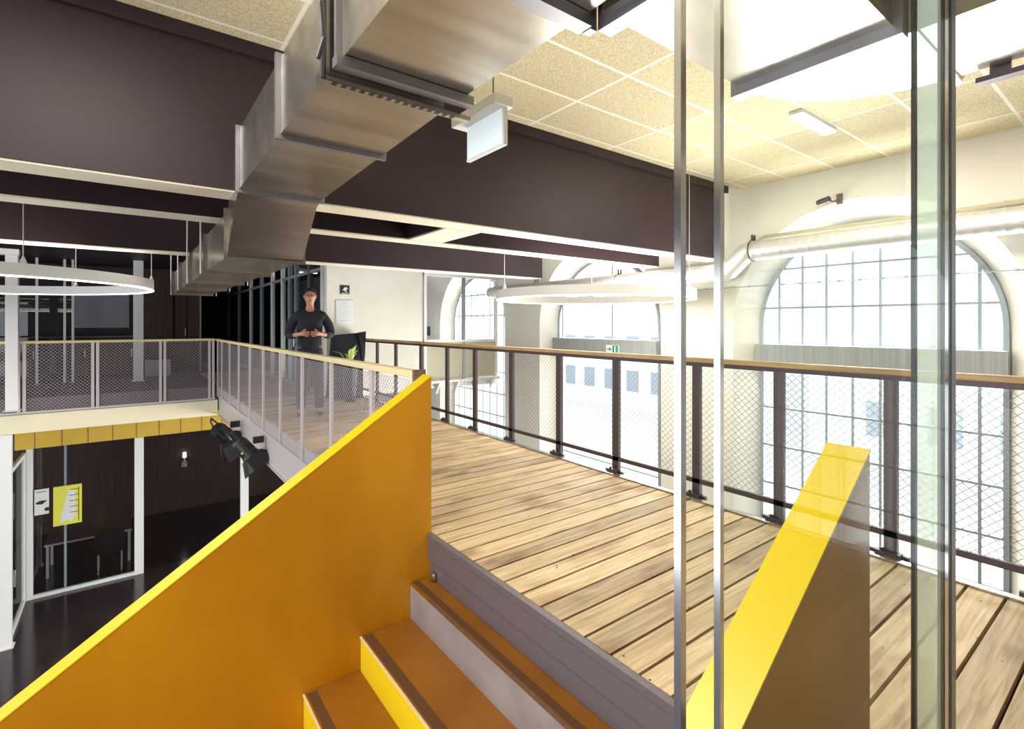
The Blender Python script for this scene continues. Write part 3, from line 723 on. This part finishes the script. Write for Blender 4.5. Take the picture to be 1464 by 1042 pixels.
# stage lamps under the walkway
def stage_lamp(x, y_, z, s, ry, label):
    r = thing('stage_spotlight', (x, y_, z), label, 'spotlight')
    M = Matrix.Translation((x, y_, z)) @ Matrix.Rotation(ry, 4, 'X') @ Matrix.Rotation(radians(-35), 4, 'Y')
    def tr(mb):
        mb.v = [M @ (v*s) for v in mb.v]; return mb
    part('lamp_body', tr(MB().tube([(0,0,.34), (0,0,.28), (0,0,.05), (0,0,0)], [.09, .12, .13, .15], 16)), black, r)
    for k in range(4):
        a = k*pi/2
        q = Matrix.Rotation(a, 4, 'Z'); b = MB().hexa([(.13,-.13,0),(.145,-.13,0),(.145,.13,0),(.13,.13,0)], [(.25,-.17,-.22),(.262,-.17,-.22),(.262,.17,-.22),(.25,.17,-.22)])
        b.v = [q @ v for v in b.v]; part('barn_door', tr(b), black, r)
    part('yoke', tr(MB().tube([(.0,-.15,.18), (.0,-.17,.30), (.0,-.12,.46), (.0,.0,.50), (.0,.12,.46), (.0,.17,.30), (.0,.15,.18)], .014, 6)), black, r)
    part('lens', tr(MB().cyl((0,0,-.002), (0,0,.004), .11, 16)), muntin, r)
    part('clamp', MB().box((x+.02, y_-.03, z+.2*s), (1.49, y_+.03, z+.30*s)), black, r)
    return r
stage_lamp(1.33, 9.6, -.62, 1.0, radians(25), 'black stage spotlight with barn doors under the walkway, farther of the two')
stage_lamp(1.34, 7.7, -.50, .85, radians(-20), 'black stage spotlight clamped under the walkway edge, nearer of the two')
part('signal_lens', MB().cyl((1.22, 7.6, -.42), (1.20, 7.57, -.42), .012, 8), posteryel, bpy.data.objects['stage_spotlight.001'])

# ------------------------------------------------------------------ lower storey glazing (plane Y=14.3)
YF = 14.3
r = thing('glazed_shopfront', (-.7, YF, ZL), 'white framed glazed front on the lower floor under the gallery', 'glass front')
for x, w in ((-1.63, .05), (.18, .085), (2.32, .09), (3.6, .05)):
    part('post', MB().box((x-w, YF-.05, ZL), (x+w, YF+.05, -1.26)), white, r)
part('bottom_rail', MB().box((-1.58, YF-.04, ZL), (.095, YF+.04, ZL+.07)), white, r)
for x0, x1 in ((-1.58, .095), (.265, 2.23)): part('pane', MB().box((x0, YF-.005, ZL+.07), (x1, YF+.005, -1.26)), glassdark, r)
part('mullion', MB().box((-1.10, YF-.02, ZL+.07), (-1.06, YF+.02, -1.26)), muntin, r)
hp = MB(); hp.box((-1.85, YF-.06, -1.25), (4.6, YF+.06, -.285))
struct(part('wall_header_lower', hp, yellowhead))
r = thing('glass_door', (-1.7, 13.4, ZL), 'open glass door with white frame at the far left of the lower floor', 'door')
part('frame', MB().box((-1.73, 12.6, ZL+.01), (-1.68, 12.68, -1.3)).box((-1.73, 14.1, ZL+.01), (-1.68, 14.2, -1.3)).box((-1.73, 12.68, ZL+.01), (-1.68, 14.1, ZL+.1)).box((-1.73, 12.68, -1.38), (-1.68, 14.1, -1.3)), white, r)
part('pane', MB().box((-1.709, 12.68, ZL+.1), (-1.701, 14.1, -1.38)), glassdark, r)
part('handle', MB().cyl((-1.64, 12.64, ZL+.95), (-1.64, 12.64, ZL+1.25), .015), chrome, r)
hj = MB()
for k in range(14): hj.box((-1.55+k*.42, YF-.068, -1.25), (-1.542+k*.42, YF-.0605, -.62))
struct(part('trim_header_joints', hj, umber))
# posters
def tz(px, py, y_):
    t = (px-732)/725; d = y_/(.7981-.6025*t); return d*(.6025+.7981*t), 1.3-(py-464)*d/725
x0, z1 = tz(76, 697, YF-.07); x1, z0 = tz(117, 746, YF-.07)
r = thing('yellow_poster', (x0, YF-.02, z0), 'yellow and white poster on the lower glazed front', 'poster')
part('sheet', MB().box((x0, YF-.062, z0), (x1, YF-.055, z1)), posteryel, r)
part('plan_drawing', MB().prism([(x0+.10, z0+.06), (x0+.22, z0+.10), (x0+.30, z0+.05), (x1-.10, z0+.20), (x1-.12, z1-.12), (x0+.25, z1-.06), (x0+.16, z0+.40)], 'y', YF-.064, YF-.0625), paper, r)
b = MB()
for k in range(5): b.box((x1-.20, YF-.066, z1-.1-k*.12), (x1-.05, YF-.0645, z1-.088-k*.12))
b.box((x1-.055, YF-.066, z0+.05), (x1-.045, YF-.0645, z1-.05))
part('print', b, ink, r)['kind'] = 'stuff'
x0, z1 = tz(49, 701, YF-.07); x1, z0 = tz(70, 734, YF-.07)
r = thing('white_poster', (x0, YF-.07, z0), 'small white poster with dark drawings left of the yellow poster', 'poster')
part('sheet', MB().box((x0, YF-.062, z0), (x1, YF-.055, z1)), paper, r)
b = MB(); zm = (z0+z1)/2; b.prism([(x0+.02, zm), (x0+.1, zm+.03), (x0+.2, zm+.02), (x0+.12, zm-.05), (x0+.03, zm-.04)], 'y', YF-.064, YF-.0625).box((x0+.03, YF-.064, z1-.06), (x1-.05, YF-.0625, z1-.045)).sphere((x0+.2, YF-.064, z0+.1), (.05, .002, .04), 10, 6)
part('drawing', b, ink, r)
# furniture dimly seen behind the glass
r = thing('meeting_table', (-.6, 15.6, ZL), 'long dark table with pale edge behind the lower glazing', 'table')
part('table_top', MB().box((-1.5, 15.2, ZL+.72), (.05, 16.1, ZL+.76)), umber, r)
part('edge_band', MB().box((-1.5, 15.185, ZL+.72), (.05, 15.2, ZL+.76)), railsil, r)
for sx, sy in ((-1.45, 15.25), (0, 15.25), (-1.45, 16.05), (0, 16.05)): part('leg', MB().box((sx-.025, sy-.025, ZL), (sx+.025, sy+.025, ZL+.72)), railsil, r)
r = thing('office_chair', (-.35, 14.95, ZL), 'dark chair with rounded back in front of the lower table', 'chair')
def rrect(x0, x1, z0, z1, rr):
    pts = []
    for cx_, cz_, a0 in ((x1-rr, z1-rr, 0), (x0+rr, z1-rr, pi/2), (x0+rr, z0+rr, pi), (x1-rr, z0+rr, 3*pi/2)):
        for k in range(6): pts.append((cx_+rr*cos(a0+k*pi/10), cz_+rr*sin(a0+k*pi/10)))
    return pts
part('backrest', MB().prism(rrect(-.62, -.08, ZL+.5, ZL+1.0, .12), 'y', 14.72, 14.76), blackfab, r)
part('seat', MB().box((-.60, 14.76, ZL+.43), (-.10, 15.16, ZL+.49)), blackfab, r, bevel=.02)
for sx, sy in ((-.56, 14.78), (-.14, 14.78), (-.56, 15.12), (-.14, 15.12)): part('leg', MB().cyl((sx, sy, ZL), (sx, sy, ZL+.43), .014, 8), railsil, r)
r = thing('glow_reflection', (1.35, 18.3, -3.0), 'small glowing shape for a reflected glow in the dark lower room', 'reflection')  # glowing shape standing in for a reflection; no lamp is there
part('glow_shape', MB().tube([(1.35, 18.38, -2.75), (1.35, 18.38, -2.6)], [.05, .04], 10), glow, r)
part('bracket', MB().box((1.33, 18.38, -2.95), (1.37, 18.49, -2.75)), railsil, r)
part('back_plate', MB().box((1.28, 18.44, -3.05), (1.42, 18.498, -2.9)), railsil, r)

# ------------------------------------------------------------------ outside
b = MB(); b.box((7.1, -60, ZL-.2), (90, 60, ZL-.05)); struct(part('floor_street', b, asphalt))
for i, (y0, y1, x0, h, lab) in enumerate(((-2, 10, 24, 5.2, 'pale low building outside the arched windows, right of the street'), (13, 30, 27, 6.5, 'pale building outside, farther along the street'))):
    r = thing('outside_building', (x0, (y0+y1)/2, ZL-.05), lab, 'building')
    part('walls', MB().box((x0, y0, ZL-.05), (x0+6, y1, h-4)), facade, r)
    part('roof_edge', MB().box((x0-.2, y0-.2, h-4), (x0+6.2, y1+.2, h-3.7)), white, r)
    yy = y0+.8
    while yy < y1-1.2:
        for z in (-3.2, -.9):
            part('window', MB().box((x0-.04, yy, z), (x0-.005, yy+1.0, z+1.4)), facwin, r)
        yy += 2.0

# ------------------------------------------------------------------ person
def skinmesh(nodes, edges, radii, root=0, sub=2):
    me = bpy.data.meshes.new('tmp'); me.from_pydata(nodes, edges, []); o = bpy.data.objects.new('tmp', me); COL.objects.link(o)
    md = o.modifiers.new('s', 'SKIN'); md.use_smooth_shade = True
    sv = me.skin_vertices[0].data if me.skin_vertices else None
    if sv is None:
        bm = bmesh.new(); bm.from_mesh(me); bm.verts.layers.skin.verify(); bm.to_mesh(me); bm.free(); sv = me.skin_vertices[0].data
    for i, rr in enumerate(radii):
        sv[i].radius = rr if isinstance(rr, tuple) else (rr, rr); sv[i].use_root = (i == root)
    o.modifiers.new('u', 'SUBSURF').levels = sub
    bpy.context.view_layer.update()
    dg = bpy.context.evaluated_depsgraph_get(); ev = o.evaluated_get(dg); m2 = ev.to_mesh()
    mb = MB(); mb.add([v.co.copy() for v in m2.vertices], [tuple(p.vertices) for p in m2.polygons])
    ev.to_mesh_clear(); bpy.data.objects.remove(o)
    return mb
PX, PY = 2.07, 7.55
proot = thing('person', (PX, PY, 0), 'person in black shirt and dark trousers standing on the walkway, hands together', 'person')
proot.rotation_euler.z = radians(-15)
def ppart(name, mb, m, parent=None, smooth=True, label=None):
    me = bpy.data.meshes.new(name); me.from_pydata(mb.v, [], mb.f); me.materials.append(m)
    bm = bmesh.new(); bm.from_mesh(me); bmesh.ops.recalc_face_normals(bm, faces=bm.faces); bm.to_mesh(me); bm.free()
    for p in me.polygons: p.use_smooth = smooth
    o = bpy.data.objects.new(name, me); COL.objects.link(o); o.parent = parent or proot
    if label: o['label'] = label
    return o
nodes = [(0,0,.96), (0,.01,1.13), (0,.015,1.32), (0,.01,1.45), (0,-.005,1.53), (0,-.015,1.60), (0,-.03,1.66), (0,-.02,1.735), (0,-.01,1.79)]
rad = [(.14,.10), (.135,.10), (.165,.11), (.10,.08), (.055,.06), (.052,.06), (.062,.085), (.075,.098), (.055,.075)]
edges = [(i, i+1) for i in range(8)]
def addn(p, rr, frm): nodes.append(p); rad.append(rr); edges.append((frm, len(nodes)-1)); return len(nodes)-1
for s in (-1, 1):
    a = addn((s*.165, .02, 1.41), .058, 3); a = addn((s*.245, .03, 1.31), .050, a); a = addn((s*.275, .02, 1.16), .042, a)
    a = addn((s*.22, -.14, 1.15), .036, a); a = addn((s*.135, -.245, 1.17), (.028, .024), a)
    palm = addn((s*.095, -.285, 1.175), (.036, .018), a)
    for k, (dz, ln) in enumerate(((.030, .075), (.010, .082), (-.010, .078), (-.030, .062))):
        f = addn((s*.068, -.305, 1.175+dz), .0095, palm)
        f = addn((s*(.068-ln*.45), -.315, 1.172+dz), .009, f); addn((s*(.068-ln*.8), -.295, 1.168+dz), .0075, f)
    f = addn((s*.09, -.275, 1.215), .011, palm); addn((s*.055, -.285, 1.24), .009, f)
    h = addn((s*.095, .0, .88), .085, 0); k_ = addn((s*.115, -.02, .50), .058, h); an = addn((s*.125, .02, .09), .040, k_); addn((s*.14, -.12, .045), (.04, .03), an)
bmb = skinmesh(nodes, edges, rad); bmb.sphere((0,-.02,1.705), (.077,.097,.116), 20, 14).sphere((0,-.035,1.655), (.056,.078,.072), 16, 10)
body = ppart('body', bmb, skin)
# face
hd = body
nose = MB().add([(0,-.145,1.672), (-.016,-.112,1.668), (.016,-.112,1.668), (0,-.114,1.715), (0,-.112,1.662)], [(0,1,3),(0,3,2),(0,4,1),(0,2,4)]); ppart('nose', nose, skin, hd)
ppart('eyes', MB().sphere((-.030,-.106,1.712), (.012,.008,.007)).sphere((.030,-.106,1.712), (.012,.008,.007)), hairm, hd)
ppart('mouth', MB().sphere((0,-.112,1.632), (.024,.008,.006)), mat('lips', (.35, .12, .09), .5), hd)
ppart('ears', MB().sphere((-.079,-.015,1.71), (.010,.018,.032)).sphere((.079,-.015,1.71), (.010,.018,.032)), skin, hd)
g = MB()
for s in (-1, 1):
    g.tube([(s*.034+.024*cos(2*pi*k/14), -.126, 1.712+.017*sin(2*pi*k/14)) for k in range(14)], .0025, 5, closed=True); g.tube([(s*.058, -.125, 1.716), (s*.08, -.03, 1.714)], .0022, 5)
g.tube([(-.010,-.128,1.716), (.010,-.128,1.716)], .0022, 5); ppart('glasses', g, black)
hb = MB(); vs = []; fs = []; n_, m_ = 20, 9
for j in range(m_+1):
    th = j/m_
    for k in range(n_):
        a = 2*pi*k/n_; front = max(0, -sin(a)); lim = 1.80-.72*front**1.5; t_ = th*lim
        vs.append((.085*sin(t_)*cos(a), -.014+.106*sin(t_)*sin(a), 1.728+.104*cos(t_)))
for j in range(m_):
    for k in range(n_): fs.append((j*n_+k, (j+1)*n_+k, (j+1)*n_+(k+1)%n_, j*n_+(k+1)%n_))
hb.add(vs, fs); ppart('hair', hb, hairm)
# shirt
nodes = [(0,0,.84), (0,.01,1.10), (0,.015,1.32), (0,.01,1.46), (0,-.003,1.55)]; rad = [(.19,.14), (.165,.13), (.19,.135), (.115,.098), (.074,.072)]; edges = [(i,i+1) for i in range(4)]
for s in (-1, 1):
    a = addn((s*.17, .02, 1.415), .080, 3); a = addn((s*.25, .03, 1.31), .074, a); a = addn((s*.285, .02, 1.145), .066, a); addn((s*.19, -.185, 1.155), .054, a)
ppart('shirt', skinmesh(nodes, edges, rad), blackfab)
nodes = [(0,0,1.04), (0,0,.93)]; rad = [(.17,.12), (.172,.125)]; edges = [(0,1)]
for s in (-1, 1):
    h = addn((s*.095, .0, .84), .098, 1); k_ = addn((s*.115, -.02, .50), .075, h); addn((s*.125, .02, .07), .066, k_)
ppart('trousers', skinmesh(nodes, edges, rad), darkjean)
for s in (-1, 1):
    sh = skinmesh([(s*.125,.05,.045), (s*.13,-.03,.045), (s*.14,-.16,.035)], [(0,1),(1,2)], [(.045,.04), (.048,.045), (.042,.03)])
    mz = min(v.z for v in sh.v); sh.v = [Vector((v.x, v.y, v.z-mz)) for v in sh.v]
    ppart('shoe', sh, black)

# ------------------------------------------------------------------ light
b = MB(); b.box((-4, -4.2, ZL), (XW, -4.05, ZC)); struct(part('wall_behind', b, darkroom))
w = bpy.data.worlds.new('daylight'); scene.world = w; w.use_nodes = True
bg = w.node_tree.nodes['Background']; bg.inputs[0].default_value = (.90, .95, 1.0, 1); bg.inputs[1].default_value = 1.5
def area(name, loc, rot, sx, sy, e, col=(1, 1, 1)):
    l = bpy.data.lights.new(name, 'AREA'); l.shape = 'RECTANGLE'; l.size = sx; l.size_y = sy; l.energy = e; l.color = col
    o = bpy.data.objects.new(name, l); COL.objects.link(o); o.location = loc; o.rotation_euler = rot; return o
# daylight entering through the arched windows
for c in CEN[1:3]: area('window_daylight', (XG+.35, c, .2), (0, radians(90), 0), 4.5, 2.4, 50, (.97, .99, 1))
area('ground_bounce', (10.5, 6.6, -2.8), (0, radians(125), 0), 4, 12, 1900, (1, .98, .94))
area('sky_daylight', (12.5, 6.6, 7.5), (0, radians(52), 0), 7, 12, 4600, (.97, .99, 1))

for x, y_ in ((4.9, 2.0), (4.6, 1.05)): area('strip_lamp', (x, y_, ZC-.05), (0, 0, 0), .66, .1, 25, (1, .95, .86))
for (x, y_, R_, z) in ((-1.85, 8.45, 2.1, 1.74), (4.95, 4.75, 1.3, 1.61)):
    l = bpy.data.lights.new('ring_lamp_light', 'AREA'); l.shape = 'DISK'; l.size = R_*2-.1; l.energy = 60; l.color = (1, .95, .86)
    o = bpy.data.objects.new('ring_lamp_light', l); COL.objects.link(o); o.location = (x, y_, z)
    o = bpy.data.objects.new('ring_lamp_uplight', l.copy()); COL.objects.link(o); o.location = (x, y_, z+.16); o.rotation_euler = (pi, 0, 0); o.data.energy = 110
area('stair_fill', (-.4, 1.9, ZC-.03), (0, 0, 0), 1.0, 1.0, 55, (1, .97, .90))  # unseen fill light added over the stair, without a fitting
area('left_fill', (-5.5, 1.2, .4), (0, radians(-90), 0), 3.0, 2.5, 110, (.97, .99, 1))  # unseen fill light added at camera left to brighten the risers
cam = bpy.data.cameras.new('camera'); co = bpy.data.objects.new('camera', cam); COL.objects.link(co)
co.location = (0, 0, 1.3); co.rotation_euler = (radians(90), 0, -math.atan2(.6025, .7981))
cam.sensor_width = 36; cam.lens = 36*725/1464; cam.shift_y = -57/1464; cam.clip_start = .02
scene.camera = co
scene.view_settings.view_transform = 'Standard'; scene.view_settings.look = 'None'; scene.view_settings.gamma = 1; scene.view_settings.use_curve_mapping = False
scene.view_settings.exposure = .58
scene.cycles.transparent_max_bounces = 24
